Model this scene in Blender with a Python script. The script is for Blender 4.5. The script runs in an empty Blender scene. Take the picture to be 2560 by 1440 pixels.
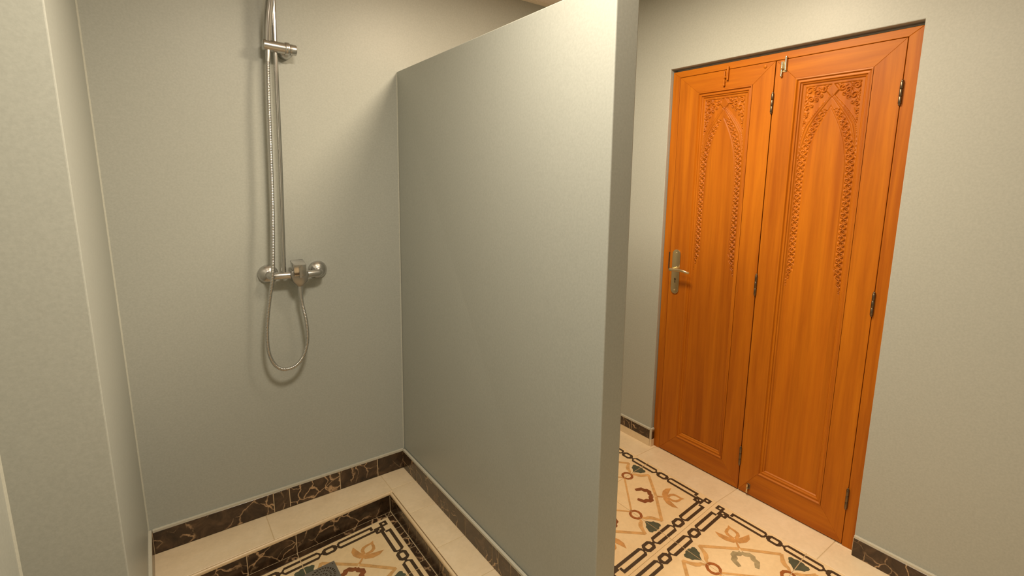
import bpy, bmesh, math, random
import numpy as np
from mathutils import Vector, Matrix

random.seed(7)
sc = bpy.context.scene
COL = sc.collection

# ------------------------------------------------------------------ camera
F, YAW, PITCH, ROLL = 1252.978, 0.666454, 0.175477, 0.014995
CX, CY = 1280 + 80.35, 720 - 46.05
cyw, syw, cp, sp = math.cos(YAW), math.sin(YAW), math.cos(PITCH), math.sin(PITCH)
fw = Vector((syw * cp, cyw * cp, -sp)); rt = Vector((cyw, -syw, 0)); up = rt.cross(fw)
cr, sr = math.cos(ROLL), math.sin(ROLL)
rt, up = cr * rt + sr * up, -sr * rt + cr * up
cam = bpy.data.cameras.new('camera'); cam_o = bpy.data.objects.new('camera', cam); COL.objects.link(cam_o)
cam.sensor_fit = 'HORIZONTAL'; cam.sensor_width = 36; cam.lens = F / 2560 * 36
cam.shift_x = -(CX - 1280) / 2560; cam.shift_y = (CY - 720) / 2560
cam.clip_start = 0.02
M = Matrix(((rt.x, up.x, -fw.x, 0), (rt.y, up.y, -fw.y, 0), (rt.z, up.z, -fw.z, 1.5), (0, 0, 0, 1)))
cam_o.matrix_world = M
sc.camera = cam_o

# ------------------------------------------------------------------ world, lights, exposure
w = bpy.data.worlds.new('world'); sc.world = w; w.use_nodes = True
w.node_tree.nodes['Background'].inputs[0].default_value = (1.0, 0.85, 0.65, 1)
w.node_tree.nodes['Background'].inputs[1].default_value = 0.0

def area(name, loc, size, power, col, aim=(0, 0, -1), spread=math.pi):
    l = bpy.data.lights.new(name, 'AREA'); l.shape = 'DISK'; l.size = size
    l.energy = power; l.color = col; l.spread = spread
    o = bpy.data.objects.new(name, l); COL.objects.link(o); o.location = loc
    o.rotation_euler = Vector(aim).to_track_quat('-Z', 'Y').to_euler()
    return o
# two flush ceiling lamps above the frame: one in the room beyond the partition (it throws the
# partition's shadow on the back wall), one on the shower side (it lights the partition's near face)
area('ceiling_lamp_room_offscreen', (1.27, 1.27, 2.44), 0.34, 30, (1.0, 0.81, 0.57))
area('ceiling_lamp_shower_offscreen', (0.46, 0.82, 2.44), 0.30, 27, (1.0, 0.86, 0.67))

sc.view_settings.view_transform = 'Standard'; sc.view_settings.look = 'None'
sc.view_settings.gamma = 1; sc.view_settings.use_curve_mapping = False
sc.view_settings.exposure = 0.12

# ------------------------------------------------------------------ measured layout (metres)
YB = 2.3627          # back wall
XP, XP2 = 0.9425, 1.0250   # partition faces
YP = 0.9287          # partition end
XD = 2.1516          # door wall
ZP = 1.9891          # partition top
XL, Y1, XL2 = -0.1268, 1.4828, -0.3047   # shower's left wall, stub front, side wall
ZC = 2.4619
DY0, DY1, DZ = 1.7190, 0.6485, 2.0637    # door opening
YR = -1.25           # wall behind the camera

# ------------------------------------------------------------------ material helpers
def srgb(r, g, b):
    f = lambda c: (c / 255 / 12.92) if c / 255 <= 0.04045 else ((c / 255 + 0.055) / 1.055) ** 2.4
    return (f(r), f(g), f(b), 1)
class NT:
    def __init__(s, name):
        s.m = bpy.data.materials.new(name); s.m.use_nodes = True
        s.t = s.m.node_tree; s.n = s.t.nodes; s.l = s.t.links
        s.b = s.n['Principled BSDF']
    def add(s, typ, **kw):
        n = s.n.new(typ)
        for k, v in kw.items():
            if k in n.bl_rna.properties: setattr(n, k, v)
        return n
    def link(s, a, b): s.l.new(a, b)
    def coords(s, scale=(1, 1, 1), rand=0.0):
        tc = s.add('ShaderNodeTexCoord'); mp = s.add('ShaderNodeMapping'); mp.inputs['Scale'].default_value = scale
        if rand:
            oi = s.add('ShaderNodeObjectInfo'); mul = s.add('ShaderNodeVectorMath', operation='SCALE')
            cmb = s.add('ShaderNodeCombineXYZ')
            for i in range(3): s.link(oi.outputs['Random'], cmb.inputs[i])
            s.link(cmb.outputs[0], mul.inputs[0]); mul.inputs['Scale'].default_value = rand
            ad = s.add('ShaderNodeVectorMath', operation='ADD')
            s.link(tc.outputs['Object'], ad.inputs[0]); s.link(mul.outputs[0], ad.inputs[1]); s.link(ad.outputs[0], mp.inputs[0])
        else:
            s.link(tc.outputs['Object'], mp.inputs[0])
        return mp.outputs[0]
    def noise(s, vec, scale, detail=4, rough=0.55, dist=0.0):
        n = s.add('ShaderNodeTexNoise'); n.inputs['Scale'].default_value = scale; n.inputs['Detail'].default_value = detail
        n.inputs['Roughness'].default_value = rough; n.inputs['Distortion'].default_value = dist
        s.link(vec, n.inputs['Vector']); return n.outputs['Fac']
    def ramp(s, fac, stops, interp='LINEAR'):
        r = s.add('ShaderNodeValToRGB'); e = r.color_ramp; e.interpolation = interp
        while len(e.elements) < len(stops): e.elements.new(0.5)
        for el, (p, c) in zip(e.elements, stops): el.position = p; el.color = c
        s.link(fac, r.inputs[0]); return r.outputs[0]
    def mix(s, fac, a, b, mode='MIX'):
        m = s.add('ShaderNodeMix', data_type='RGBA', blend_type=mode)
        if isinstance(fac, (int, float)): m.inputs[0].default_value = fac
        else: s.link(fac, m.inputs[0])
        for i, x in ((6, a), (7, b)):
            if isinstance(x, tuple): m.inputs[i].default_value = x
            else: s.link(x, m.inputs[i])
        return m.outputs[2]
    def bump(s, h, strength, dist=0.002):
        b = s.add('ShaderNodeBump'); b.inputs['Strength'].default_value = strength; b.inputs['Distance'].default_value = dist
        s.link(h, b.inputs['Height']); s.link(b.outputs[0], s.b.inputs['Normal'])
    def done(s, col=None, rough=0.5, metal=0.0, coat=0.0, spec=0.5):
        if col is not None:
            if isinstance(col, tuple): s.b.inputs['Base Color'].default_value = col
            else: s.link(col, s.b.inputs['Base Color'])
        s.b.inputs['Roughness'].default_value = rough; s.b.inputs['Metallic'].default_value = metal
        s.b.inputs['Coat Weight'].default_value = coat; s.b.inputs['Coat Roughness'].default_value = 0.15
        s.b.inputs['Specular IOR Level'].default_value = spec
        return s.m

MAT = {}
def wall_paint(name, c1, c2, rough=0.42, spec=0.4):
    t = NT(name); v = t.coords()
    big = t.noise(v, 1.6, 3); fine = t.noise(v, 140, 3, 0.6)
    col = t.mix(big, c1, c2)
    f2 = t.ramp(fine, [(0.3, (0.93, 0.93, 0.93, 1)), (0.7, (1.04, 1.04, 1.04, 1))])
    col = t.mix(1.0, col, f2, 'MULTIPLY')
    t.bump(fine, 0.12, 0.0012)
    return t.done(col, rough, spec=spec)
MAT['wall'] = wall_paint('sage_wall_paint', (0.40, 0.42, 0.39, 1), (0.43, 0.445, 0.41, 1))
MAT['caulk'] = wall_paint('corner_caulk', (0.50, 0.51, 0.45, 1), (0.52, 0.53, 0.47, 1), 0.5)
MAT['ceiling'] = wall_paint('ceiling_plaster', (0.90, 0.79, 0.69, 1), (0.93, 0.82, 0.72, 1), 0.7)
MAT['cream'] = wall_paint('cream_trim', (0.70, 0.64, 0.52, 1), (0.74, 0.67, 0.55, 1), 0.5)
MAT['trim'] = wall_paint('pale_grout_bead', (0.52, 0.50, 0.42, 1), (0.58, 0.55, 0.46, 1), 0.5)

def stone(name, c1, c2, c3, rough):
    t = NT(name); v = t.coords(rand=37.0)
    n1 = t.noise(v, 7, 5, 0.6, 0.6); n2 = t.noise(v, 60, 4, 0.6)
    col = t.ramp(n1, [(0.25, c1), (0.5, c2), (0.78, c3)])
    g = t.ramp(n2, [(0.3, (0.95, 0.95, 0.94, 1)), (0.7, (1.03, 1.03, 1.03, 1))])
    col = t.mix(1.0, col, g, 'MULTIPLY'); t.bump(n2, 0.06, 0.001)
    return t.done(col, rough)
MAT['beige'] = stone('beige_limestone_tile', srgb(228, 206, 172), srgb(236, 215, 182), srgb(241, 222, 192), 0.42)
MAT['cement'] = stone('cream_cement_tile', srgb(232, 203, 158), srgb(238, 211, 167), srgb(242, 218, 177), 0.5)
MAT['grout'] = stone('pale_grout', srgb(200, 176, 140), srgb(206, 184, 148), srgb(212, 190, 155), 0.8)
MAT['lip'] = stone('beige_edge_bead', srgb(224, 198, 160), srgb(232, 207, 170), srgb(238, 215, 182), 0.3)
MAT['joint'] = stone('light_joint_grout', srgb(206, 178, 142), srgb(214, 188, 152), srgb(220, 196, 160), 0.8)

def pigment(name, c):
    t = NT(name); v = t.coords(rand=11.0); n = t.noise(v, 35, 5, 0.65)
    dark = tuple(x * 0.78 for x in c[:3]) + (1,); light = tuple(min(1, x * 1.22) for x in c[:3]) + (1,)
    return t.done(t.ramp(n, [(0.3, dark), (0.7, light)]), 0.5)
MAT['ink'] = pigment('dark_brown_inlay', srgb(70, 54, 36))
MAT['tan'] = pigment('tan_inlay', srgb(206, 152, 90))
MAT['tan2'] = pigment('pale_tan_inlay', srgb(212, 166, 106))
MAT['teal'] = pigment('green_grey_inlay', srgb(80, 85, 68))
MAT['rust'] = pigment('rust_brown_inlay', srgb(158, 92, 42))
MAT['brown'] = pigment('chestnut_inlay', srgb(136, 78, 38))
MAT['greyinlay'] = pigment('stone_grey_inlay', srgb(166, 150, 114))

def marble():
    t = NT('dark_emperador_marble'); v = t.coords(rand=23.0)
    n = t.noise(v, 14, 6, 0.65, 0.8)
    base = t.ramp(n, [(0.30, srgb(38, 27, 18)), (0.5, srgb(66, 49, 34)), (0.74, srgb(104, 80, 58))])
    # warped cell edges = pale veins
    nz = t.add('ShaderNodeTexNoise'); nz.inputs['Scale'].default_value = 11; nz.inputs['Detail'].default_value = 4
    t.link(v, nz.inputs['Vector'])
    sub = t.add('ShaderNodeVectorMath', operation='SUBTRACT'); t.link(nz.outputs['Color'], sub.inputs[0]); sub.inputs[1].default_value = (.5, .5, .5)
    scl = t.add('ShaderNodeVectorMath', operation='SCALE'); t.link(sub.outputs[0], scl.inputs[0]); scl.inputs['Scale'].default_value = 0.10
    ad = t.add('ShaderNodeVectorMath', operation='ADD'); t.link(v, ad.inputs[0]); t.link(scl.outputs[0], ad.inputs[1])
    vo = t.add('ShaderNodeTexVoronoi', feature='DISTANCE_TO_EDGE'); vo.inputs['Scale'].default_value = 13
    t.link(ad.outputs[0], vo.inputs['Vector'])
    vein = t.ramp(vo.outputs['Distance'], [(0.0, (1, 1, 1, 1)), (0.016, (.7, .7, .7, 1)), (0.042, (0, 0, 0, 1))])
    brk = t.ramp(t.noise(v, 9, 3), [(0.46, (0, 0, 0, 1)), (0.60, (1, 1, 1, 1))])
    fac = t.mix(1.0, vein, brk, 'MULTIPLY')
    col = t.mix(fac, base, srgb(200, 165, 126))
    return t.done(col, 0.22)
MAT['marble'] = marble()

def wood(name, scale, mid, board=False):
    """mid = middle tone (sRGB); grain runs along the axis with the small scale"""
    t = NT(name); v = t.coords(scale, rand=5.0)
    n1 = t.noise(v, 2.2, 4, 0.5, 0.35); n2 = t.noise(v, 9, 5, 0.65, 0.2); n3 = t.noise(v, 34, 3, 0.6)
    m = srgb(*mid)
    f = lambda k, q: (m[0] * k, m[1] * k * q, m[2] * k * q, 1)
    col = t.ramp(n1, [(0.30, f(.80, .90)), (0.5, f(1.0, 1.0)), (0.72, f(1.16, 1.08))])
    g = t.ramp(n2, [(0.33, (0.86, 0.84, 0.80, 1)), (0.55, (1, 1, 1, 1)), (0.75, (1.05, 1.05, 1.04, 1))])
    col = t.mix(0.75, col, g, 'MULTIPLY')
    if board:   # glued-up boards of slightly different tone across the panel
        tc = t.add('ShaderNodeTexCoord'); sx = t.add('ShaderNodeSeparateXYZ'); t.link(tc.outputs['Object'], sx.inputs[0])
        mu = t.add('ShaderNodeMath', operation='MULTIPLY'); mu.inputs[1].default_value = 15.3; t.link(sx.outputs['Y'], mu.inputs[0])
        fl = t.add('ShaderNodeMath', operation='FLOOR'); t.link(mu.outputs[0], fl.inputs[0])
        wn = t.add('ShaderNodeTexWhiteNoise', noise_dimensions='1D'); t.link(fl.outputs[0], wn.inputs['W'])
        bb = t.ramp(wn.outputs['Value'], [(0, (0.92, 0.91, 0.89, 1)), (1, (1.06, 1.06, 1.05, 1))])
        col = t.mix(1.0, col, bb, 'MULTIPLY')
    t.bump(n3, 0.05, 0.0008)
    return t.done(col, 0.45, spec=0.25)
HONEY = (178, 100, 14)
MAT['wood_v'] = wood('honey_wood_upright_grain', (10, 10, 0.55), HONEY)
MAT['wood_h'] = wood('honey_wood_level_grain', (10, 0.55, 10), HONEY)
MAT['wood_p'] = wood('honey_wood_panel', (10, 10, 0.5), HONEY, True)
MAT['wood_f'] = wood('streaked_frame_wood', (16, 16, 0.8), HONEY)

def metal(name, c, rough, aniso=False):
    t = NT(name); v = t.coords((40, 40, 400) if aniso else (60, 60, 60)); n = t.noise(v, 5, 3)
    col = t.mix(n, tuple(x * .93 for x in c[:3]) + (1,), c)
    return t.done(col, rough, 1.0)
MAT['steel'] = metal('brushed_nickel', (0.60, 0.59, 0.575, 1), 0.27)
MAT['chrome'] = metal('polished_chrome', (0.62, 0.61, 0.60, 1), 0.15)
MAT['steel_d'] = metal('dull_nickel', (0.40, 0.39, 0.375, 1), 0.34)
MAT['brass'] = metal('satin_brass', (0.70, 0.56, 0.33, 1), 0.28)
MAT['paleb'] = metal('bright_brass', (0.85, 0.74, 0.50, 1), 0.22)
MAT['bronze'] = metal('dark_bronze', (0.20, 0.15, 0.10, 1), 0.38)
MAT['zinc'] = metal('grey_drain_metal', (0.38, 0.355, 0.32, 1), 0.5)

# ------------------------------------------------------------------ mesh helpers
def link(name, me, mats, parent=None, smooth=False):
    o = bpy.data.objects.new(name, me); COL.objects.link(o)
    if not me.materials:
        for m in (mats if isinstance(mats, (list, tuple)) else [mats]): me.materials.append(MAT[m])
    if parent is not None: o.parent = parent
    if smooth: me.polygons.foreach_set('use_smooth', [True] * len(me.polygons))
    return o
def from_bm(name, bm, mats, parent=None, smooth=False):
    bmesh.ops.recalc_face_normals(bm, faces=bm.faces)
    me = bpy.data.meshes.new(name); bm.to_mesh(me); bm.free()
    return link(name, me, mats, parent, smooth)
def bbox(bm, x0, x1, y0, y1, z0, z1):
    vs = [bm.verts.new((x, y, z)) for x in (x0, x1) for y in (y0, y1) for z in (z0, z1)]
    for f in ((0, 1, 3, 2), (4, 6, 7, 5), (0, 4, 5, 1), (2, 3, 7, 6), (0, 2, 6, 4), (1, 5, 7, 3)):
        bm.faces.new([vs[i] for i in f])
    return vs
def prism(bm, pts, lo, hi, axis=2):
    """extrude polygon pts (2D) along axis from lo to hi"""
    def P(a, b, c):
        return {2: (a, b, c), 0: (c, a, b), 1: (a, c, b)}[axis]
    A = [bm.verts.new(P(a, b, lo)) for a, b in pts]; B = [bm.verts.new(P(a, b, hi)) for a, b in pts]
    bm.faces.new(A); bm.faces.new(B[::-1])
    for i in range(len(pts)):
        j = (i + 1) % len(pts); bm.faces.new((A[i], B[i], B[j], A[j]))
def bevel(bm, w, seg=2, ang=0.5):
    bmesh.ops.recalc_face_normals(bm, faces=bm.faces)
    es = [e for e in bm.edges if len(e.link_faces) == 2 and e.calc_face_angle(0) > ang]
    bmesh.ops.bevel(bm, geom=es, offset=w, segments=seg, profile=0.5, affect='EDGES')
def box(name, x0, x1, y0, y1, z0, z1, mat, parent=None, bv=0.0, seg=2):
    bm = bmesh.new(); bbox(bm, x0, x1, y0, y1, z0, z1)
    if bv: bevel(bm, bv, seg)
    return from_bm(name, bm, mat, parent)
def tube(bm, pts, rad, n=14, caps=True):
    """sweep a circle along pts (Vectors); rad scalar or list"""
    pts = [Vector(p) for p in pts]; R = rad if isinstance(rad, (list, tuple)) else [rad] * len(pts)
    rings = []; ref = None
    for i, p in enumerate(pts):
        t = (pts[min(i + 1, len(pts) - 1)] - pts[max(i - 1, 0)]).normalized()
        if ref is None:
            ref = t.orthogonal().normalized()
        ref = (ref - t * ref.dot(t)).normalized(); b = t.cross(ref)
        rings.append([bm.verts.new(p + (ref * math.cos(2 * math.pi * k / n) + b * math.sin(2 * math.pi * k / n)) * R[i]) for k in range(n)])
    for a, b in zip(rings, rings[1:]):
        for k in range(n): bm.faces.new((a[k], a[(k + 1) % n], b[(k + 1) % n], b[k]))
    if caps: bm.faces.new(rings[0][::-1]); bm.faces.new(rings[-1])
def lathe(bm, o, axis, prof, n=28):
    """prof = [(distance along axis, radius)]"""
    ax = Vector(axis).normalized(); o = Vector(o)
    a = ax.orthogonal().normalized(); b = ax.cross(a); rings = []
    for d, r in prof:
        rings.append([bm.verts.new(o + ax * d + (a * math.cos(2 * math.pi * k / n) + b * math.sin(2 * math.pi * k / n)) * max(r, 1e-4)) for k in range(n)])
    for p, q in zip(rings, rings[1:]):
        for k in range(n): bm.faces.new((p[k], p[(k + 1) % n], q[(k + 1) % n], q[k]))
    bm.faces.new(rings[0][::-1]); bm.faces.new(rings[-1])
def smooth_angle(o, deg=40):
    me = o.data; me.polygons.foreach_set('use_smooth', [True] * len(me.polygons))
    bm = bmesh.new(); bm.from_mesh(me)
    for e in bm.edges: e.smooth = not (len(e.link_faces) == 2 and e.calc_face_angle(0) > math.radians(deg))
    bm.to_mesh(me); bm.free(); return o
def struct(o, label=None):
    o['kind'] = 'structure'
    if label: o['label'] = label
    return o
def empty(name, loc=(0, 0, 0)):
    o = bpy.data.objects.new(name, None); COL.objects.link(o); o.location = loc; o.empty_display_size = 0.05; return o
def tag(o, label, cat, group=None):
    o['label'] = label; o['category'] = cat
    if group: o['group'] = group
    return o

# ------------------------------------------------------------------ walls, ceiling
def wall(name, boxes, label, bv=0.0, mat='wall'):
    bm = bmesh.new()
    for b in boxes: bbox(bm, *b)
    return struct(from_bm(name, bm, mat), label)
T = 0.15
ZF = -0.16
struct(box('wall_back', XL2 - T, XD + T, YB, YB + T, ZF, ZC, 'wall'), 'sage green plaster wall behind the shower fittings')

bm = bmesh.new()          # stub beside the shower: its side is the shower's left wall
bbox(bm, XL2 - T, XL, Y1, YB + .02, ZF, ZC)
es = [e for e in bm.edges if all(abs(v.co.x - XL) < 1e-6 and abs(v.co.y - Y1) < 1e-6 for v in e.verts)]
bmesh.ops.bevel(bm, geom=es, offset=.0035, segments=3, profile=.5, affect='EDGES')
wl = struct(from_bm('wall_stub', bm, 'wall'), 'sage green wall stub forming the left side of the shower')
struct(box('wall_left', XL2 - T, XL2, YR - T, Y1 + .01, ZF, ZC, 'wall'), 'sage green side wall running up to the wall stub')
struct(box('wall_rear', XL2 - T, XD + T, YR - T, YR, ZF, ZC, 'wall'), 'sage green wall facing the shower across the room')

# partition: the plaster's far end leans a little, like the photograph's
bm = bmesh.new()
lean_t, lean_b = 0.026, -0.008
vs = bbox(bm, XP, XP2, YP, YB + .02, ZF, ZP)
for v in vs:
    if v.co.y > 2:
        v.co.x += lean_t if v.co.z > 1 else lean_b
bevel(bm, .004, 3)
wp = struct(from_bm('wall_partition', bm, 'wall'), 'sage green shower partition wall that stops short of the ceiling')

bm = bmesh.new()
y0, y1 = YR - T, YB + .02
prism(bm, [(y0, ZF), (DY1, ZF), (DY1, DZ), (DY0, DZ), (DY0, ZF), (y1, ZF), (y1, ZC), (y0, ZC)], XD, XD + T, axis=0)
es = [e for e in bm.edges if all(abs(v.co.x - XD) < 1e-6 and DY1 - 1e-4 <= v.co.y <= DY0 + 1e-4 and v.co.z <= DZ + 1e-4 for v in e.verts)]
bmesh.ops.recalc_face_normals(bm, faces=bm.faces)
bmesh.ops.bevel(bm, geom=es, offset=.003, segments=2, profile=.5, affect='EDGES')
wr = struct(from_bm('wall_right', bm, 'wall'), 'sage green wall around the carved wooden door')
struct(box('ceiling', XL2 - T, XD + T, YR - T, YB + T, ZC, ZC + .12, 'ceiling'), 'warm cream plaster ceiling')
bm = bmesh.new()
prism(bm, [(YB, ZC), (YB - .018, ZC), (YB - .016, ZC - .006), (YB - .006, ZC - .012), (YB, ZC - .012)], XL, XD, axis=0)
struct(from_bm('trim_1', bm, 'cream'), 'thin cream bead where back wall meets ceiling')

def bead(name, x, y, z0, z1, sx, sy, w_, parent, dxt=0, dxb=0):
    bm = bmesh.new()
    A = [bm.verts.new(p) for p in ((x + dxb, y, z0), (x + dxb + sx * w_, y, z0), (x + dxb, y + sy * w_, z0))]
    B = [bm.verts.new(p) for p in ((x + dxt, y, z1), (x + dxt + sx * w_, y, z1), (x + dxt, y + sy * w_, z1))]
    bm.faces.new(A); bm.faces.new(B[::-1])
    for i in range(3): bm.faces.new((A[i], B[i], B[(i + 1) % 3], A[(i + 1) % 3]))
    return from_bm(name, bm, 'caulk', parent)
bead('caulk_bead', XL, YB, .1, ZC, 1, -1, .0045, wl)
bead('caulk_bead', XP, YB, .1, ZP - .004, -1, -1, .0035, wp, lean_t, lean_b)
bead('caulk_bead', XL2, Y1, .0, ZC, 1, -1, .004, wl)

# ------------------------------------------------------------------ patterned cement tile
def st(s, t): return ((s - t) / math.sqrt(2), (s + t) / math.sqrt(2))
def rect(a, b, c, d): return [(a, c), (b, c), (b, d), (a, d)]
def ringq(outer, inner):
    n = len(outer); return [[outer[i], outer[(i + 1) % n], inner[(i + 1) % n], inner[i]] for i in range(n)]
def band(pts, wd):
    """polyline -> quads; wd scalar or list of half widths"""
    W = wd if isinstance(wd, (list, tuple)) else [wd] * len(pts)
    L, R_ = [], []
    for i, p in enumerate(pts):
        a = pts[max(i - 1, 0)]; b = pts[min(i + 1, len(pts) - 1)]
        dx, dy = b[0] - a[0], b[1] - a[1]; l = math.hypot(dx, dy) or 1
        nx, ny = -dy / l, dx / l
        L.append((p[0] + nx * W[i], p[1] + ny * W[i])); R_.append((p[0] - nx * W[i], p[1] - ny * W[i]))
    return [[L[i], L[i + 1], R_[i + 1], R_[i]] for i in range(len(pts) - 1)]
def pattern():
    """list of (material key, polygon in tile units); outer corner of the carpet at 0,0"""
    P = []
    E0, E1 = .004, .996
    def border(swap):
        o = []
        a, b, c, d = .040, .076, .124, .160
        # long link
        o += [rect(.215, .60, a, b), rect(.155, .60, c, d), rect(.215, .247, b, c - .012)]
        o += [[(.60, a), (.628, .072), (.612, .096), (.592, b)], [(.60, d), (.628, .128), (.612, .104), (.592, c)]]
        o += [rect(.604, .655, .084, .116)]
        # little ring
        oc = [(.632, .070), (.664, a), (.756, a), (.788, .070), (.788, .130), (.756, d), (.664, d), (.632, .130)]
        ic = [(.670, .086), (.680, b), (.740, b), (.750, .086), (.750, .114), (.740, c), (.680, c), (.670, .114)]
        o += ringq(oc, ic) + [rect(.770, .825, .084, .116)]
        # half link to the joint
        o += [rect(.835, E1, a, b), rect(.835, E1, c, d)]
        o += [[(.835, a), (.835, b), (.822, .096), (.806, .080)], [(.835, d), (.835, c), (.822, .104), (.806, .120)]]
        return [[(q, p) for p, q in poly] if swap else poly for poly in o]
    for s in (False, True): P += [('ink', q) for q in border(s)]
    def sq(c, ho, hi): return ringq([(c - ho, c - ho), (c + ho, c - ho), (c + ho, c + ho), (c - ho, c + ho)], [(c - hi, c - hi), (c + hi, c - hi), (c + hi, c + hi), (c - hi, c + hi)])
    P += [('ink', q) for q in sq(.083, .043, .013)] + [('ink', q) for q in sq(.155, .054, .022)]
    # flower on the diagonal
    fo = [(.392, 0), (.432, .020), (.462, .052), (.505, .080), (.552, .074), (.590, .042), (.612, .012)]
    fi = [(.448, 0), (.466, .014), (.486, .030), (.515, .042), (.545, .034), (.566, .016), (.582, .000)]
    for sg in (1, -1):
        for i in range(len(fo) - 1):
            P.append(('tan', [st(fo[i][0], sg * fo[i][1]), st(fo[i + 1][0], sg * fo[i + 1][1]), st(fi[i + 1][0], sg * fi[i + 1][1]), st(fi[i][0], sg * fi[i][1])]))
        lo_ = [(.600, .004), (.586, .048), (.566, .088), (.545, .128), (.512, .186)]
        hi_ = [(.640, .0), (.662, .030), (.648, .078), (.634, .118), (.585, .168)]
        for i in range(4):
            P.append(('tan', [st(q[0], sg * q[1]) for q in (lo_[i], lo_[i + 1], hi_[i + 1], hi_[i])]))
    P += [('tan', q) for q in band([st(.600, 0), st(.66, 0), st(.735, 0)], [.016, .010, .014])]
    # lattice band across the diagonal, and the cups round the leaves
    P += [('tan2', q) for q in band([(.235, .838), (.52, .53)], .019)] + [('tan2', q) for q in band([(.53, .52), (.838, .235)], .019)]
    for s in (0, 1):
        f = (lambda q: (q[1], q[0])) if s else (lambda q: q)
        P += [('tan2', [f(x) for x in q]) for q in band([(.228, .835), (.285, .862), (.335, .892), (.362, .925), (.372, .955), (.412, .985)], [.016, .020, .026, .024, .018, .012])]
        # half leaf on the joint
        lf = [(.182, E1), (.180, .972), (.197, .945), (.192, .920), (.215, .898), (.243, .905), (.262, .918), (.290, .925), (.300, .950), (.322, .972), (.352, E1)]
        P.append(('teal', [f(x) for x in lf]))
        # half of the small almond ring on the joint
        ou = [(.400, E1), (.414, .956), (.450, .926), (.497, .920), (.540, .942), (.568, E1)]
        inn = [(.432, E1), (.442, .974), (.463, .958), (.493, .954), (.518, .966), (.536, E1)]
        for i in range(5): P.append(('rust', [f(x) for x in (ou[i], ou[i + 1], inn[i + 1], inn[i])]))
        # petal by the carpet's centre
        P.append(('tan', [f(x) for x in [(.800, E1), (.826, .952), (.872, .930), (.905, .950), (.880, .975), (.896, E1)]]))
    # inner lattice between the almond rings
    P += [('tan2', q) for q in band([(.560, .985), (.985, .560)], .012)]
    P += [('rust', q) for q in band([st(1.27, -.05), st(1.245, 0), st(1.27, .05)], [.004, .014, .004])]
    P += [('ink', rect(.955, .985, .955, .985))]
    # bracket-shaped cartouche, open towards the centre
    cl = [(.790, 0), (.815, .030), (.812, .078), (.838, .098), (.870, .094), (.905, .118), (.938, .104), (.985, .086)]
    wd = [.024, .027, .029, .031, .029, .029, .027, .020]
    for sg in (1, -1):
        P += [('cart', q) for q in band([st(a, sg * b) for a, b in cl], wd)]
    return P
PAT = pattern()
MATKEYS = ['cement', 'ink', 'tan', 'tan2', 'teal', 'rust', 'cart']
_tiles = {}
def patterned_tile(parent, origin, eu, ev, cart, th=.012):
    """origin = carpet's outer corner of the tile, eu/ev = its two sides (2D)"""
    key = (tuple(round(x, 5) for x in (*eu, *ev)), cart)
    if key not in _tiles:
        me = bpy.data.meshes.new('patterned_tile'); V, Fc, MI = [], [], []
        flip = eu[0] * ev[1] - eu[1] * ev[0] < 0
        def put(uv, z): V.append((uv[0] * eu[0] + uv[1] * ev[0], uv[0] * eu[1] + uv[1] * ev[1], z)); return len(V) - 1
        e0, e1 = .003, .997
        c = [(e0, e0), (e1, e0), (e1, e1), (e0, e1)]
        lo = [put(q, -th) for q in c]; hi = [put(q, 0) for q in c]
        fs = [lo[::-1], hi] + [[lo[i], lo[(i + 1) % 4], hi[(i + 1) % 4], hi[i]] for i in range(4)]
        for f in fs: Fc.append(f[::-1] if flip else f); MI.append(0)
        for li, (k, poly) in enumerate(PAT):
            area2 = sum(poly[i][0] * poly[(i + 1) % len(poly)][1] - poly[(i + 1) % len(poly)][0] * poly[i][1] for i in range(len(poly)))
            ids = [put(q, .0003 + li * 5e-6) for q in poly]
            if (area2 < 0) != flip: ids = ids[::-1]
            Fc.append(ids); MI.append(MATKEYS.index(k))
        me.from_pydata(V, [], Fc); me.polygons.foreach_set('material_index', MI)
        for k in MATKEYS: me.materials.append(MAT[cart if k == 'cart' else k])
        _tiles[key] = me
    o = bpy.data.objects.new('patterned_tile', _tiles[key]); COL.objects.link(o); o.parent = parent
    o.location = (origin[0], origin[1], origin[2]); return o
def carpet(parent, corner, eu, ev, z, cart):
    """2 x 2 tiles from one outer corner; sides eu, ev per tile"""
    c = Vector((corner[0], corner[1])); U = Vector(eu); W = Vector(ev)
    for a in (0, 1):
        for b in (0, 1):
            o = c + U * (2 * a) + W * (2 * b)
            patterned_tile(parent, (o.x, o.y, z), U * (-1 if a else 1), W * (-1 if b else 1), cart)

def slab(name, pts, z0, z1, mat, parent, bv=.0012):
    bm = bmesh.new(); prism(bm, pts, z0, z1, 2)
    if bv: bevel(bm, bv, 1)
    return from_bm(name, bm, mat, parent)
G = .0013   # half a joint
def quadtile(parent, a, b, c, d, z=0.0, mat='beige', name='floor_tile', th=.012):
    pts = [Vector(q) for q in (a, b, c, d)]; m = sum(pts, Vector((0, 0))) / 4
    ins = []
    for i, p in enumerate(pts):
        e1 = (pts[i - 1] - p).normalized(); e2 = (pts[(i + 1) % 4] - p).normalized()
        ins.append(tuple(p + (e1 + e2) * G))
    return slab(name, ins, z - th, z, mat, parent)

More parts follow.
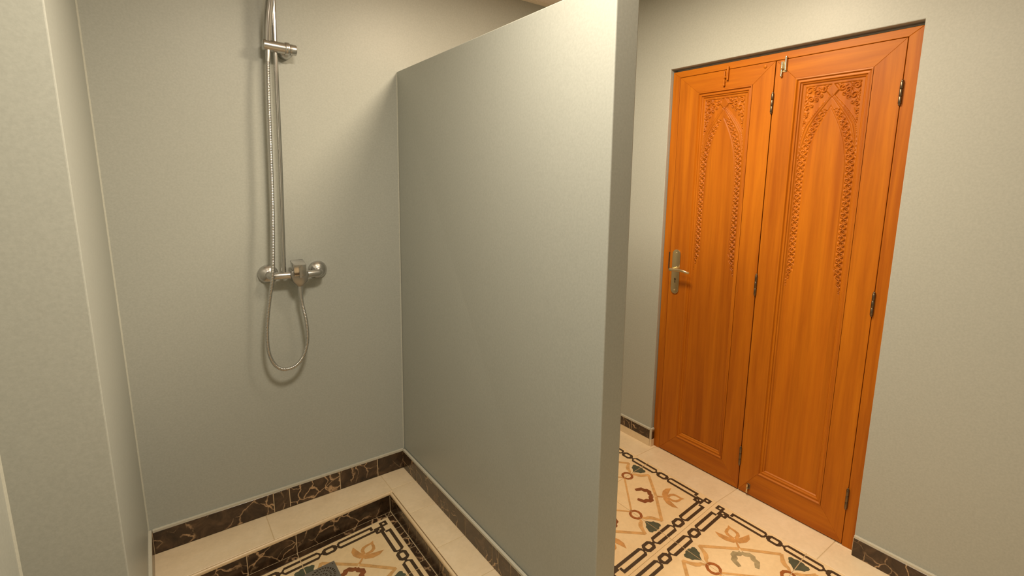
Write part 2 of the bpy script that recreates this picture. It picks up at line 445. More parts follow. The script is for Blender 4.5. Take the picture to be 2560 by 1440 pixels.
# ------------------------------------------------------------------ room floor
SK = .085                                   # the floor is laid a little out of square
XB0 = -.1268; PX1 = .787
PYF = 1.02                                  # near edge of the shower basin
bm = bmesh.new()
bbox(bm, XP - .0, XD + T, YR, YB, ZF, -.0016)
bbox(bm, XL2, XP, YR, PYF - .16, ZF, -.0016)
floor = struct(from_bm('floor', bm, 'grout'), 'tiled floor of cream patterned cement tiles with beige border tiles')
TX, TY = .383, .421
X0c, Y0c = 2.003, 1.183
EV = (-TX, -TX * SK)
for k, cart in ((0, 'greyinlay'), (-2, 'greyinlay'), (-4, 'brown')):
    carpet(floor, (X0c, Y0c + k * TY), (0, -TY), EV, 0.0, cart)
carpet(floor, (X0c, Y0c), (0, TY), EV, 0.0, 'brown')
# beige border along the door wall
ys = [YB - .002, 1.69, Y0c, .722, .25, -.22, -.69, YR + .002]
for a, b in zip(ys, ys[1:]):
    if a > DY0 and b < DY0:
        pass
    quadtile(floor, (X0c, b), (XD + (.07 if a < DY0 - .01 and b > DY1 else .012), b), (XD + (.07 if a < DY0 - .01 and b > DY1 else .012), a), (X0c, a))
slab('floor_tile', [(XD + .013, DY1 + .002), (XD + .07, DY1 + .002), (XD + .07, .7207), (XD + .013, .7207)], -.012, 0, 'beige', floor)
slab('floor_tile', [(XD + .013, 1.6913), (XD + .07, 1.6913), (XD + .07, DY0 - .002), (XD + .013, DY0 - .002)], -.012, 0, 'beige', floor)
# beige tiles on the other sides of the carpets
xl = X0c - 2 * TX
def yline(x, base): return base - (X0c - x) * SK
top = Y0c + 2 * TY
for a, b in ((X0c, X0c - TX), (X0c - TX, xl), (xl, XP2 + .002)):
    quadtile(floor, (b, yline(b, top)), (a, yline(a, top)), (a, YB - .002), (b, YB - .002))
rows = [top - i * TY for i in range(0, 9)]
for a, b in zip(rows, rows[1:]):
    x1 = XP2 + .002
    ya, yb_, ya2, yb2 = yline(xl, a), yline(xl, b), yline(x1, a), yline(x1, b)
    if min(yb_, yb2) < YR: continue
    quadtile(floor, (x1, yb2), (xl, yb_), (xl, ya), (x1, ya2))
# plain tiles in front of the shower
xs = [XL2 + .002, .14, .58, XP2 + .002]; ys = [PYF - .165, .43, .0, -.43, -.86, YR + .002]
for a, b in zip(xs, xs[1:]):
    for c, d in zip(ys, ys[1:]): quadtile(floor, (a, d), (b, d), (b, c), (a, c))

# ------------------------------------------------------------------ shower basin
def ybk(x): return 2.185 + .07 * (x - PX1)
basin = tag(empty('shower_basin', (0, 0, 0)), 'sunken shower basin with beige rim tiles, dark marble sides and patterned floor', 'shower basin')
bm = bmesh.new()
bbox(bm, XL, XP + .01, PYF - .16, YB, ZF, -.1016)
prism(bm, [(XL, ybk(XL) + .012), (PX1 + .012, ybk(PX1) + .012), (PX1 + .012, YB), (XL, YB)], -.112, -.0016)
bbox(bm, PX1 + .012, XP + .01, PYF - .16, YB, -.112, -.0016)
bbox(bm, XL, PX1 + .012, PYF - .16, PYF - .012, -.112, -.0016)
from_bm('mortar_bed', bm, 'grout', basin)
YT = YB - .0105; XT = XP - .0105
# rim tiles
LIPW = .011
bk = lambda x: ybk(x) + LIPW
cornx = PX1 + LIPW
for a, b in ((XL + .008, .28), (.28, .803)):
    quadtile(basin, (a, bk(a)), (b, bk(b)), (b, YT), (a, YT), name='rim_tile')
quadtile(basin, (.803, 2.205), (XT, 2.207), (XT, YT), (.803, YT), name='rim_tile')
ys = [(2.205, 2.207), (1.98, 1.98), (1.7066, 1.7066), (1.468, 1.468), (1.20, 1.20), (PYF - .16, PYF - .16)]
for (a, a2), (b, b2) in zip(ys, ys[1:]):
    quadtile(basin, (cornx, b), (XT, b2), (XT, a2), (cornx, a), name='rim_tile')
for a, b in ((XL, .36), (.36, cornx)):
    quadtile(basin, (a, PYF - .16), (b, PYF - .16), (b, PYF - LIPW), (a, PYF - LIPW), name='rim_tile')
# rounded edge bead, proud of the tiles
def lip(p, q, inward):
    """bead from p to q (2D); inward = unit vector towards the basin"""
    p, q, n = Vector(p), Vector(q), Vector(inward)
    prof = [(-LIPW + .001, -.013), (-LIPW + .001, -.0035), (-LIPW + .002, -.001), (-LIPW + .005, .0018), (-.003, .0022), (.001, -.001), (.0025, -.005), (.002, -.012)]
    bm = bmesh.new()
    A = [bm.verts.new((p.x + n.x * d, p.y + n.y * d, z)) for d, z in prof]; B = [bm.verts.new((q.x + n.x * d, q.y + n.y * d, z)) for d, z in prof]
    bm.faces.new(A); bm.faces.new(B[::-1])
    for i in range(len(prof)): bm.faces.new((A[i], B[i], B[(i + 1) % len(prof)], A[(i + 1) % len(prof)]))
    return smooth_angle(from_bm('rim_bead', bm, 'lip', basin), 50)
nb = Vector((.07, -1)).normalized()
lip((XL + .004, ybk(XL)), (PX1 + .012, ybk(PX1 + .012)), nb)
lip((PX1, ybk(PX1) + .012), (PX1, PYF - .012), (-1, 0))
lip((XL + .004, PYF), (PX1, PYF), (0, 1))
# marble on the basin's sides
GV = .0016
def backing(parent, p, q, z0, z1, n):
    n = Vector(n); p = Vector(p) - n * .0012; q = Vector(q) - n * .0012
    return slab('joint_grout', [tuple(p), tuple(q), tuple(q - n * .0085), tuple(p - n * .0085)], z0, z1, 'joint', parent, 0)
def vmarble(parent, p, q, z0, z1, n, th=.010, name='marble_tile', mat='marble'):
    """upright tile from p to q, n = unit vector out of its face; p, q on the face"""
    p, q, n = Vector(p), Vector(q), Vector(n); d = (q - p).normalized()
    p = p + d * GV; q = q - d * GV
    return slab(name, [tuple(p), tuple(q), tuple(q - n * th), tuple(p - n * th)], z0, z1, mat, parent, .0008)
xs = [XL + .004, .0174, .1746, .3613, PX1 - .001]
for a, b in zip(xs, xs[1:]): vmarble(basin, (a, ybk(a)), (b, ybk(b)), -.104, -.012, nb)
backing(basin, (xs[0], ybk(xs[0])), (xs[-1], ybk(xs[-1])), -.106, -.012, nb)
ys = [ybk(PX1) - .001, 1.6617, 1.42, 1.18, PYF + .002]
for a, b in zip(ys, ys[1:]): vmarble(basin, (PX1, a), (PX1, b), -.104, -.012, (-1, 0))
backing(basin, (PX1, ys[0]), (PX1, ys[-1]), -.106, -.012, (-1, 0))
for a, b in ((XL + .004, .3), (.3, PX1 - .002)): vmarble(basin, (b, PYF), (a, PYF), -.104, -.012, (0, 1))
# basin floor: marble strips round one patterned carpet
ZB = -.100
cx_, cy_ = .757, 2.151
TS = .396; TV = .392
eu = (-TS, -TS * SK); ev = (0, -TV)
carpet(basin, (cx_, cy_), eu, ev, ZB, 'brown')
def yc(x): return cy_ - (cx_ - x) * SK
c2y = lambda x: yc(x) - 2 * TV
xj = [cx_, .36, .165, cx_ - 2 * TS]
for a, b in zip(xj, xj[1:]):
    quadtile(basin, (b, yc(b)), (a, yc(a)), (a, ybk(a) - .0015), (b, ybk(b) - .0015), ZB, 'marble', 'marble_strip')
slab('marble_strip', [(cx_ + .001, yc(cx_) + .001), (PX1 - .003, yc(cx_) + .004), (PX1 - .003, ybk(PX1) - .003)], ZB - .012, ZB, 'marble', basin, .0006)
slab('marble_strip', [(cx_ + .001, yc(cx_) + .004), (PX1 - .006, ybk(PX1) - .003), (cx_ + .001, ybk(cx_) - .003)], ZB - .012, ZB, 'marble', basin, .0006)
yj = [cy_, 2.0515, 1.968, 1.8908, 1.79, 1.6806, 1.53, c2y(cx_)]
for a, b in zip(yj, yj[1:]):
    quadtile(basin, (cx_, b), (PX1 - .0015, b), (PX1 - .0015, a), (cx_, a), ZB, 'marble', 'marble_strip')
xe = cx_ - 2 * TS
for a, b in ((ybk(xe), 1.75), (1.75, c2y(xe))):
    quadtile(basin, (XL + .002, b), (xe, b), (xe, a - .002), (XL + .002, a - .006), ZB, 'marble', 'marble_strip')
for a, b in ((XL + .002, .3), (.3, PX1 - .002)):
    quadtile(basin, (a, PYF + .002), (b, PYF + .002), (b, c2y(max(b, xe))), (a, c2y(max(a, xe))), ZB, 'marble', 'marble_strip')

# ------------------------------------------------------------------ baseboards
def bead_trim(parent, p, q, n, z0=.094, z1=.1045, th=.0115):
    return vmarble(parent, p, q, z0, z1, n, th, 'top_bead', 'trim')
def baseboard(name, label, joints, pt, n, z0=.0, z1=.094, ztop=.1045):
    o = struct(empty(name), label)
    for a, b in zip(joints, joints[1:]): vmarble(o, pt(a), pt(b), z0, z1, n)
    backing(o, pt(joints[0]), pt(joints[-1]), z0 + .001, z1 - .001, n)
    bead_trim(o, pt(joints[0]), pt(joints[-1]), n, z1 - .0005, ztop)
    return o
baseboard('baseboard_back', 'dark veined marble skirting below the shower fittings', [XL + .011, .3162, .3822, .6055, .7903, XP - .011], lambda x: (x, YB - .0105), (0, -1))
def xpw(y): return XP - .0105 + lean_b * (y - YP) / (YB - YP)
baseboard('baseboard_partition', 'dark veined marble skirting along the shower partition', [YB - .011, 2.1922, 1.9513, 1.6992, 1.4859, 1.4419, 1.19, YP + .002], lambda y: (xpw(y), y), (-1, 0))
baseboard('baseboard_left', 'dark veined marble skirting on the shower side of the wall stub', [YB - .0005, 2.05, 1.76, Y1 + .002], lambda y: (XL + .0105, y), (1, 0))
baseboard('baseboard_right', 'dark veined marble skirting on the hinge side of the wooden door', [DY1 - .0005, .335, .02, -.3, -.62, -.94, YR + .002], lambda y: (XD - .0105, y), (-1, 0), 0, .080, .0905)
o = baseboard('baseboard_door', 'short dark marble skirting raised on beige tile beside the door handle', [YB - .002, 2.10, 1.86, DY0 - .0005], lambda y: (XD - .0105, y), (-1, 0), .0435, .098, .108)
vmarble(o, (XD + .0, DY0 - .0115), (XD + .020, DY0 - .0115), .0435, .098, (0, -1))
vmarble(o, (XD - .010, DY0 - .0115), (XD + .020, DY0 - .0115), .0975, .108, (0, -1), .0115, 'top_bead', 'trim')
for a, b in ((YB - .002, 2.02), (2.02, DY0 - .0005)):
    vmarble(o, (XD - .010, a), (XD - .010, b), .0, .0435, (-1, 0), .010, 'plinth_tile', 'beige')
vmarble(o, (XD - .010, DY0 - .0115), (XD + .020, DY0 - .0115), .0, .0435, (0, -1), .0115, 'plinth_tile', 'beige')
vmarble(o, (XD - .0108, DY0 - .0115), (XD - .0005, DY0 - .0115), .0435, .098, (0, -1), .011, 'corner_bead', 'trim')

# ------------------------------------------------------------------ carved double door
XF = XD + .020        # face of frame and leaves
door = struct(empty('door_1', (0, 0, 0)), 'honey coloured wooden folding door with two carved arched panels')
FT = .055
def piece(name, pts, mat, parent, x0=XF, th=FT, bv=.0015):
    bm = bmesh.new(); prism(bm, pts, x0, x0 + th, axis=0)
    if bv: bevel(bm, bv, 1)
    return from_bm(name, bm, mat, parent)
FL0, FL1 = 1.716, 1.6735; FR0, FR1 = .6515, .6965; FZ0, FZ1 = 2.050, 2.0205
piece('frame_post', [(FL0, 0), (FL1, 0), (FL1, FZ1), (FL0, FZ0)], 'wood_f', door)
piece('frame_post', [(FR1, 0), (FR0, 0), (FR0, FZ0), (FR1, FZ1)], 'wood_f', door)
piece('frame_head', [(FL0, FZ0), (FL1, FZ1), (FR1, FZ1), (FR0, FZ0)], 'wood_h', door)
bm = bmesh.new(); prism(bm, [(FL0, FZ0), (FR0, FZ0), (FR0, DZ), (FL0, DZ)], XF + .030, XF + .06, axis=0)
from_bm('head_filler', bm, 'wall', door)

def arc_profile(y, z, cy, tilt):
    """height (m, + = towards the room) of the carving on a panel, arrays y, z"""
    a = np.abs(y - cy); sg = np.sign(y - cy)
    zi = np.array([1.0, 1.5, 1.55, 1.60, 1.64, 1.67, 1.705, 1.73, 1.76, 1.79, 1.81, 1.95]); wi = np.array([.080, .080, .079, .0755, .0695, .063, .052, .042, .028, .012, .0, -.05])
    zo = np.array([1.0, 1.5, 1.60, 1.65, 1.70, 1.735, 1.77, 1.80, 1.83, 1.858, 1.95]); wo = np.array([.1135, .1135, .1130, .1115, .107, .099, .077, .054, .027, .0, -.05])
    ain = np.interp(z, zi, wi); aout = np.interp(z, zo, wo)
    # lower end of each strip: swept taper to a point at the outer side
    zt = 1.155
    ain = np.where(z < zt, .080 + (zt - z) / .10 * .034 + .004 * np.sin((zt - z) * 190), ain)
    wd = np.maximum(aout - ain, 1e-5); t = (a - ain) / wd
    inside = (t > 0) & (t < 1) & (z > 1.055)
    # arc length along the strip
    zz = np.linspace(1.0, 1.9, 400); mid = (np.interp(zz, zi, wi) + np.interp(zz, zo, wo)) / 2
    s_tab = np.concatenate([[0], np.cumsum(np.hypot(np.diff(zz), np.diff(mid)))]); s = np.interp(z, zz, s_tab)
    pb = np.interp(z, [1.60, 1.70, 1.9], [.04, .40, .46])          # plain outer moulding share of the band
    e = .0022
    h = np.zeros_like(y)
    carve = inside & (t < 1 - pb) & (z < 1.80)
    tc = np.clip(t / (1 - pb), 0, 1)
    q = (tc - .5) * 2
    ph = 2 * np.pi * s / .046
    vine = .62 * np.sin(ph)
    ridge = np.exp(-((q - vine) / .26) ** 2)
    # curled leaves in the hollows of the vine
    s0 = (np.floor(s / .046 - .25 + .5)) * .046 + .25 * .046
    def leaf(off, side):
        k = np.round((s - off) / .046) * .046 + off
        ds = (s - k) / .0105; dq = (q - side * .38) / .5
        r = np.hypot(ds, dq); th = np.arctan2(dq, ds)
        return np.exp(-((r - .78) / .24) ** 2) * (np.cos(th - 1.2 * side) > -.75) + .9 * np.exp(-(r / .26) ** 2)
    lv = np.maximum(leaf(.0345, 1), leaf(.0115, -1))
    body = np.maximum(ridge, lv)
    edge = np.clip((1 - np.abs(q)) / .16, 0, 1)
    hc = -.0050 + .0060 * body * edge + .0050 * (1 - edge)
    h = np.where(carve, hc, h)
    # plain moulding: two beads with grooves
    pl = inside & ~carve
    tp = np.clip((t - (1 - pb)) / np.maximum(pb, 1e-3), 0, 1)
    hp_ = .0012 - .0045 * np.exp(-((tp - .08) / .10) ** 2) - .0045 * np.exp(-((tp - .62) / .08) ** 2) - .0045 * np.exp(-((tp - .98) / .06) ** 2)
    h = np.where(pl & (z > 1.60), hp_, h)
    # groove along the inner edge of the arch
    dist = (a - ain) * np.where(z > 1.62, .75, 1.0)
    h = np.where((z > 1.16) & (z < 1.82) & (np.abs(dist) < .003), -.0030 * (1 - (np.abs(dist) / .003) ** 2), h)
    # spandrels
    ztop = 1.897; dia = np.abs(z - 1.872) / .030 + a / .024 < 1
    spn = (a > aout + .004) & (a < .104) & (z > 1.70) & (z < ztop) & ~dia & ((z > 1.735) | (a > aout))
    g = np.full_like(y, 0.0)
    sp_ = [(.034, 1.881, .015, 1), (.058, 1.868, .016, -1), (.088, 1.880, .016, 1), (.082, 1.845, .016, -1), (.094, 1.812, .012, 1), (.098, 1.780, .009, -1), (.100, 1.756, .007, 1), (.062, 1.842, .010, 1), (.044, 1.856, .009, 1), (.078, 1.818, .009, -1), (.104, 1.846, .008, -1), (.072, 1.884, .008, -1), (.090, 1.795, .006, 1)]
    for (ca, cz, R, d) in sp_:
        dx = a - ca; dz = z - cz; r = np.hypot(dx, dz); th = np.arctan2(dz, dx * d)
        spiral = .5 + .5 * np.cos(th - r / R * 8.5 + ca * 60)
        g = np.maximum(g, np.where(r < R, np.clip(spiral * 1.5 - .2, 0, 1) * np.clip((R - r) / (.22 * R), 0, 1), 0))
    lf_ = [(.046, 1.886, .012, .004, .3), (.072, 1.890, .010, .0035, -.4), (.070, 1.856, .012, .004, 1.1), (.098, 1.862, .009, .0035, 1.5), (.100, 1.896, .006, .003, .8), (.098, 1.832, .010, .0035, 1.9), (.084, 1.824, .010, .0035, .9), (.100, 1.796, .008, .003, 1.6), (.094, 1.790, .009, .003, .9), (.101, 1.768, .007, .0025, 1.6), (.024, 1.892, .007, .003, -.2)]
    for (ca, cz, l, wd_, an) in lf_:
        dx = a - ca; dz = z - cz
        p1 = (dx * np.cos(an) + dz * np.sin(an)) / l; p2 = (-dx * np.sin(an) + dz * np.cos(an)) / wd_
        r2 = p1 ** 2 + p2 ** 2
        g = np.maximum(g, np.clip(1.25 - r2, 0, 1) * (1 - .7 * np.exp(-(p2 / .25) ** 2)))
    h = np.where(spn, -.0055 + .0060 * g, h)
    # keystone lozenge
    dm = np.abs(z - 1.872) / .030 + a / .024
    h = np.where((dm > .94) & (dm < 1.06) & (a > .0) & (z < ztop), -.0035, h)
    return h

def carved_panel(parent, ya, yb, cy):
    z0, z1 = .150, 1.916; st_ = .0017
    yy = np.linspace(yb, ya, int((ya - yb) / st_)); zz = np.concatenate([np.linspace(z0, 1.035, 12), np.arange(1.037, 1.900, st_), np.linspace(1.902, z1, 4)])
    Yg, Zg = np.meshgrid(yy, zz); H = arc_profile(Yg, Zg, cy, 0)
    ny, nz = len(yy), len(zz)
    co = np.stack([XF + .014 - H, Yg, Zg], -1).reshape(-1, 3)
    i = np.arange(ny * nz).reshape(nz, ny)
    q = np.stack([i[:-1, :-1], i[1:, :-1], i[1:, 1:], i[:-1, 1:]], -1).reshape(-1, 4)
    me = bpy.data.meshes.new('carved_panel'); me.from_pydata(co.tolist(), [], q.tolist())
    o = link('carved_panel', me, 'wood_p', parent, True)
    return o

def molding(parent, ya, yb, z0, z1):
    """mitred moulding round a panel: ya > yb outer edges"""
    prof = [(0, .0), (.0, -.0022), (.005, -.0030), (.0075, .0005), (.009, .004), (.0135, .0025), (.018, .0035), (.0205, .0085), (.025, .0095), (.029, .0140), (.031, .0185)]
    corners = [((ya, z0), (1, 1)), ((yb, z0), (-1, 1)), ((yb, z1), (-1, -1)), ((ya, z1), (1, -1))]
    def P(c, k):
        (y, z), (sy, sz) = c; d, x = prof[k]
        return (XF + x, y - sy * d, z + sz * d)
    for j in range(4):
        bm = bmesh.new(); a, b = corners[j], corners[(j + 1) % 4]
        A = [bm.verts.new(P(a, k)) for k in range(len(prof))]; B = [bm.verts.new(P(b, k)) for k in range(len(prof))]
        for k in range(len(prof) - 1): bm.faces.new((A[k], A[k + 1], B[k + 1], B[k]))
        me = bpy.data.meshes.new('molding'); 
        bm.normal_update()
        c = sum((f.normal for f in bm.faces), Vector())
        if c.x > 0: bmesh.ops.reverse_faces(bm, faces=bm.faces)
        bm.to_mesh(me); bm.free()
        o = link('molding', me, 'wood_h' if j in (0, 2) else 'wood_v', parent); smooth_angle(o, 35)

def leaf(ya, yb, z0, z1, pa, pb, pz0, pz1, cy, sm='wood_v'):
    lf = bpy.data.objects.new('door_leaf', None); COL.objects.link(lf); lf.parent = door; lf.empty_display_size = .05
    s = .0002
    # mitred stiles and rails
    piece('stile', [(ya, z0), (pa + s, pz0), (pa + s, pz1), (ya, z1)], sm, lf, bv=.0009)
    piece('stile', [(yb, z1), (pb - s, pz1), (pb - s, pz0), (yb, z0)], 'wood_v', lf, bv=.0009)
    piece('rail', [(ya, z1), (pa, pz1 + s), (pb, pz1 + s), (yb, z1)], 'wood_h', lf, bv=.0009)
    piece('rail', [(yb, z0), (pb, pz0 - s), (pa, pz0 - s), (ya, z0)], 'wood_h', lf, bv=.0009)
    molding(lf, pa, pb, pz0, pz1)
    carved_panel(lf, pa - .024, pb + .024, cy)
    return lf
L1 = leaf(1.6715, 1.1795, .006, 2.0185, 1.562, 1.2775, .118, 1.9345, 1.4210)
L2 = leaf(1.1755, .6985, .006, 2.0185, 1.0850, .7965, .130, 1.9340, .9405)

def hinge(parent, y, z0, z1):
    bm = bmesh.new(); n = 3; L = (z1 - z0) / n
    for k in range(n): lathe(bm, (XF - .004, y, z0 + k * L + .0006), (0, 0, 1), [(0, .0050), (.001, .0058), (L - .0022, .0058), (L - .0012, .0050)], 14)
    lathe(bm, (XF - .004, y, z1), (0, 0, 1), [(-.002, .0035), (.003, .0045), (.006, .003), (.008, .0005)], 12)
    lathe(bm, (XF - .004, y, z0), (0, 0, -1), [(-.002, .0035), (.003, .0045), (.006, .003), (.008, .0005)], 12)
    bbox(bm, XF - .003, XF + .02, y - .0012, y + .0012, z0, z1)
    return smooth_angle(from_bm('hinge', bm, 'bronze', parent), 40)
for z0, z1 in ((1.806, 1.885), (.996, 1.087), (.140, .229)): hinge(door, 1.1775, z0, z1)
for z0, z1 in ((1.792, 1.869), (1.005, 1.091), (.173, .258)): hinge(door, .6975, z0, z1)

# lever handle on a long plate
PYc, PZ0, PZ1 = 1.6275, .916, 1.154
hd = bpy.data.objects.new('door_handle', None); COL.objects.link(hd); hd.parent = door; hd.empty_display_size = .03
hw = .0255
out = [(PYc + hw * math.cos(a), PZ1 - hw + hw * math.sin(a)) for a in np.linspace(0, math.pi, 13)] + [(PYc - hw * math.cos(a), PZ0 + hw - hw * math.sin(a)) for a in np.linspace(0, math.pi, 13)]
bm = bmesh.new(); prism(bm, out, XF - .0055, XF + .001, axis=0); bevel(bm, .0022, 2, .9)
smooth_angle(from_bm('backplate', bm, 'brass', hd), 30)
for zc in (PZ1 - .020, PZ0 + .020):
    bm = bmesh.new(); lathe(bm, (XF - .005, PYc, zc), (-1, 0, 0), [(0, .0050), (.002, .0048), (.0032, .003), (.0036, .0005)], 14); smooth_angle(from_bm('screw', bm, 'paleb', hd), 40)
zp = 1.052
bm = bmesh.new()
lathe(bm, (XF - .004, PYc, zp), (-1, 0, 0), [(0, .0135), (.004, .0130), (.006, .009), (.040, .0085), (.046, .0092)], 18)
path = [(XF - .044, PYc + .008, zp), (XF - .049, PYc + .003, zp), (XF - .050, PYc - .010, zp), (XF - .050, PYc - .035, zp + .002), (XF - .049, PYc - .060, zp + .003), (XF - .047, PYc - .082, zp + .001), (XF - .043, PYc - .096, zp - .003), (XF - .036, PYc - .106, zp - .006)]
tube(bm, path, [.006, .0088, .0090, .0082, .0078, .0076, .0074, .0062], 14)
smooth_angle(from_bm('lever', bm, 'brass', hd), 50)
bm = bmesh.new(); lathe(bm, (XF - .005, PYc, .9955), (-1, 0, 0), [(0, .0062), (.0016, .0060), (.002, .004)], 16); bbox(bm, XF - .0062, XF - .004, PYc - .0028, PYc + .0028, .976, .992)
smooth_angle(from_bm('keyhole', bm, 'bronze', hd), 40)
bm = bmesh.new(); bbox(bm, XF - .0015, XF + .01, 1.6740, 1.6800, 1.045, 1.135); bevel(bm, .0008, 1)
from_bm('strike_plate', bm, 'bronze', door)

def bolt(name, y, z0, z1, mats, wd, double):
    b = bpy.data.objects.new(name, None); COL.objects.link(b); b.parent = door; b.empty_display_size = .02
    bm = bmesh.new(); bbox(bm, XF - .0025, XF + .001, y - wd, y + wd, z0 + .012, z1 - .004); bevel(bm, .001, 1)
    from_bm('bolt_plate', bm, mats[0], b)
    bm = bmesh.new(); tube(bm, [(XF - .007, y + wd * .55, z0), (XF - .007, y + wd * .55, z1 - .006)], .0042, 12)
    lathe(bm, (XF - .007, y + wd * .55, z0), (0, 0, -1), [(-.004, .003), (0, .0052), (.004, .0052), (.008, .002)], 12)
    smooth_angle(from_bm('bolt_rod', bm, mats[1], b), 40)
    if double:
        bm = bmesh.new(); tube(bm, [(XF - .007, y - wd * .75, z0 + .018), (XF - .007, y - wd * .75, z1 + .010)], .0048, 12)
        lathe(bm, (XF - .007, y - wd * .75, z1 + .010), (0, 0, 1), [(-.004, .003), (0, .005), (.004, .004), (.006, .001)], 12)
        smooth_angle(from_bm('bolt_guide', bm, mats[1], b), 40)
    bm = bmesh.new(); tube(bm, [(XF - .008, y + wd * .5, (z0 + z1) / 2 - .006), (XF - .013, y - wd * .2, (z0 + z1) / 2)], [.0038, .0034], 10)
    smooth_angle(from_bm('bolt_knob', bm, mats[1], b), 40)
    return b
bolt('barrel_bolt', 1.1400, 1.955, 2.015, ('brass', 'paleb'), .0125, True)
bolt('painted_bolt', 1.4115, 1.953, 2.018, ('wood_v', 'wood_h'), .0125, True)
bolt('floor_bolt', 1.1225, .022, .066, ('bronze', 'brass'), .008, False)
bm = bmesh.new(); lathe(bm, (XF + .001, 1.2245, 2.0035), (-1, 0, 0), [(0, .008), (.003, .008), (.005, .006), (.006, .001)], 14)
smooth_angle(from_bm('wood_plug', bm, 'wood_h', door), 40)

# ------------------------------------------------------------------ shower mixer
mix = tag(empty('shower_mixer', (.475, YB, 1.09)), 'brushed nickel wall-mounted bar mixer with a lever on top', 'mixer')
def part(name, bm, mat, parent, deg=40):
    for v in bm.verts: v.co -= parent.location
    return smooth_angle(from_bm(name, bm, mat, parent), deg)
YM = YB - .058
ZL, ZR = 1.0915, 1.0865
for x, z in ((.369, ZL + .003), (.566, ZR + .008)):
    bm = bmesh.new()
    lathe(bm, (x, YB, z), (0, -1, 0), [(0, .039), (.004, .0395), (.010, .038), (.017, .033), (.023, .025), (.027, .018), (.029, .0155)], 32)
    part('escutcheon', bm, 'steel', mix)
bm = bmesh.new()
tube(bm, [(.369, YB - .02, ZL + .003), (.369, YM + .014, ZL + .001), (.372, YM + .005, ZL), (.380, YM, ZL), (.455, YM, ZL - .002)], [.0145, .0145, .0150, .0155, .0160], 22)
part('inlet_arm', bm, 'steel', mix, 60)
bm = bmesh.new()
tube(bm, [(.566, YB - .02, ZR + .006), (.566, YM + .014, ZR + .004), (.563, YM + .005, ZR + .003), (.555, YM, ZR + .002), (.49, YM, ZR)], [.0145, .0145, .0150, .0155, .0160], 22)
part('inlet_arm', bm, 'steel', mix, 60)
bm = bmesh.new()      # cartridge block: faceted, pointed below
xm, zm = .4745, 1.088
prism(bm, [(xm - .032, zm + .022), (xm + .033, zm + .022), (xm + .036, zm + .002), (xm + .030, zm - .024), (xm + .009, zm - .046), (xm - .009, zm - .046), (xm - .027, zm - .022), (xm - .034, zm + .002)], YM - .032, YM + .022, axis=1)
bevel(bm, .004, 2); part('mixer_body', bm, 'steel_d', mix, 35)
bm = bmesh.new()      # lever: a wedge standing up from the block
V = [(xm - .024, YM - .038, zm + .000), (xm + .024, YM - .038, zm + .000), (xm + .024, YM + .006, zm + .010), (xm - .024, YM + .006, zm + .010),
     (xm - .026, YM - .048, zm + .050), (xm + .026, YM - .048, zm + .050), (xm + .026, YM + .014, zm + .066), (xm - .026, YM + .014, zm + .066)]
vs = [bm.verts.new(p) for p in V]
for f in ((0, 1, 2, 3), (4, 7, 6, 5), (0, 4, 5, 1), (1, 5, 6, 2), (2, 6, 7, 3), (3, 7, 4, 0)): bm.faces.new([vs[i] for i in f])
bevel(bm, .004, 2)
bbox(bm, xm - .005, xm + .005, YM - .052, YM - .036, zm - .004, zm + .040)
part('lever', bm, 'chrome', mix, 35)
bm = bmesh.new(); lathe(bm, (xm + .004, YM - .006, zm - .036), (0.02, -.05, -1), [(0, .0125), (.006, .0125), (.010, .0105), (.018, .0105)], 20)
part('outlet', bm, 'steel', mix)

# ------------------------------------------------------------------ riser rail with bracket
rail = tag(empty('shower_rail', (.45, YB, 2.0)), 'slim chrome riser rail with a sliding handset bracket and round wall rose', 'shower rail')
bm = bmesh.new()
tube(bm, [(.4205, YB - .056, 1.098), (.4385, YB - .0555, 1.56), (.4520, YB - .055, 2.03), (.4590, YB - .055, 2.30)], .0088, 18)
part('riser_pole', bm, 'chrome', rail)
YK = YB - .062
bm = bmesh.new(); lathe(bm, (.406, YK, 2.0035), (1, 0, -.04), [(0, .0185), (.002, .0205), (.004, .021), (.078, .021)], 30); part('bracket_barrel', bm, 'steel', rail)
bm = bmesh.new(); lathe(bm, (.4835, YK, 2.0005), (1, 0, -.04), [(0, .0235), (.0015, .0245), (.0145, .0245), (.016, .0235)], 30); part('bracket_collar', bm, 'steel', rail)
bm = bmesh.new(); lathe(bm, (.4990, YK, 2.0000), (1, 0, -.04), [(0, .018), (.003, .018), (.004, .0205), (.024, .0205), (.0262, .019)], 30); part('bracket_knob', bm, 'steel', rail)
bm = bmesh.new(); lathe(bm, (.4915, YB, 1.996), (0, -1, 0), [(0, .0265), (.004, .028), (.045, .028), (.050, .027), (.052, .020)], 32); part('wall_rose', bm, 'steel', rail)
bm = bmesh.new(); lathe(bm, (.459, YB, 2.285), (0, -1, 0), [(0, .024), (.006, .024), (.010, .014), (.062, .013), (.066, .011)], 24); part('top_rose', bm, 'steel', rail)

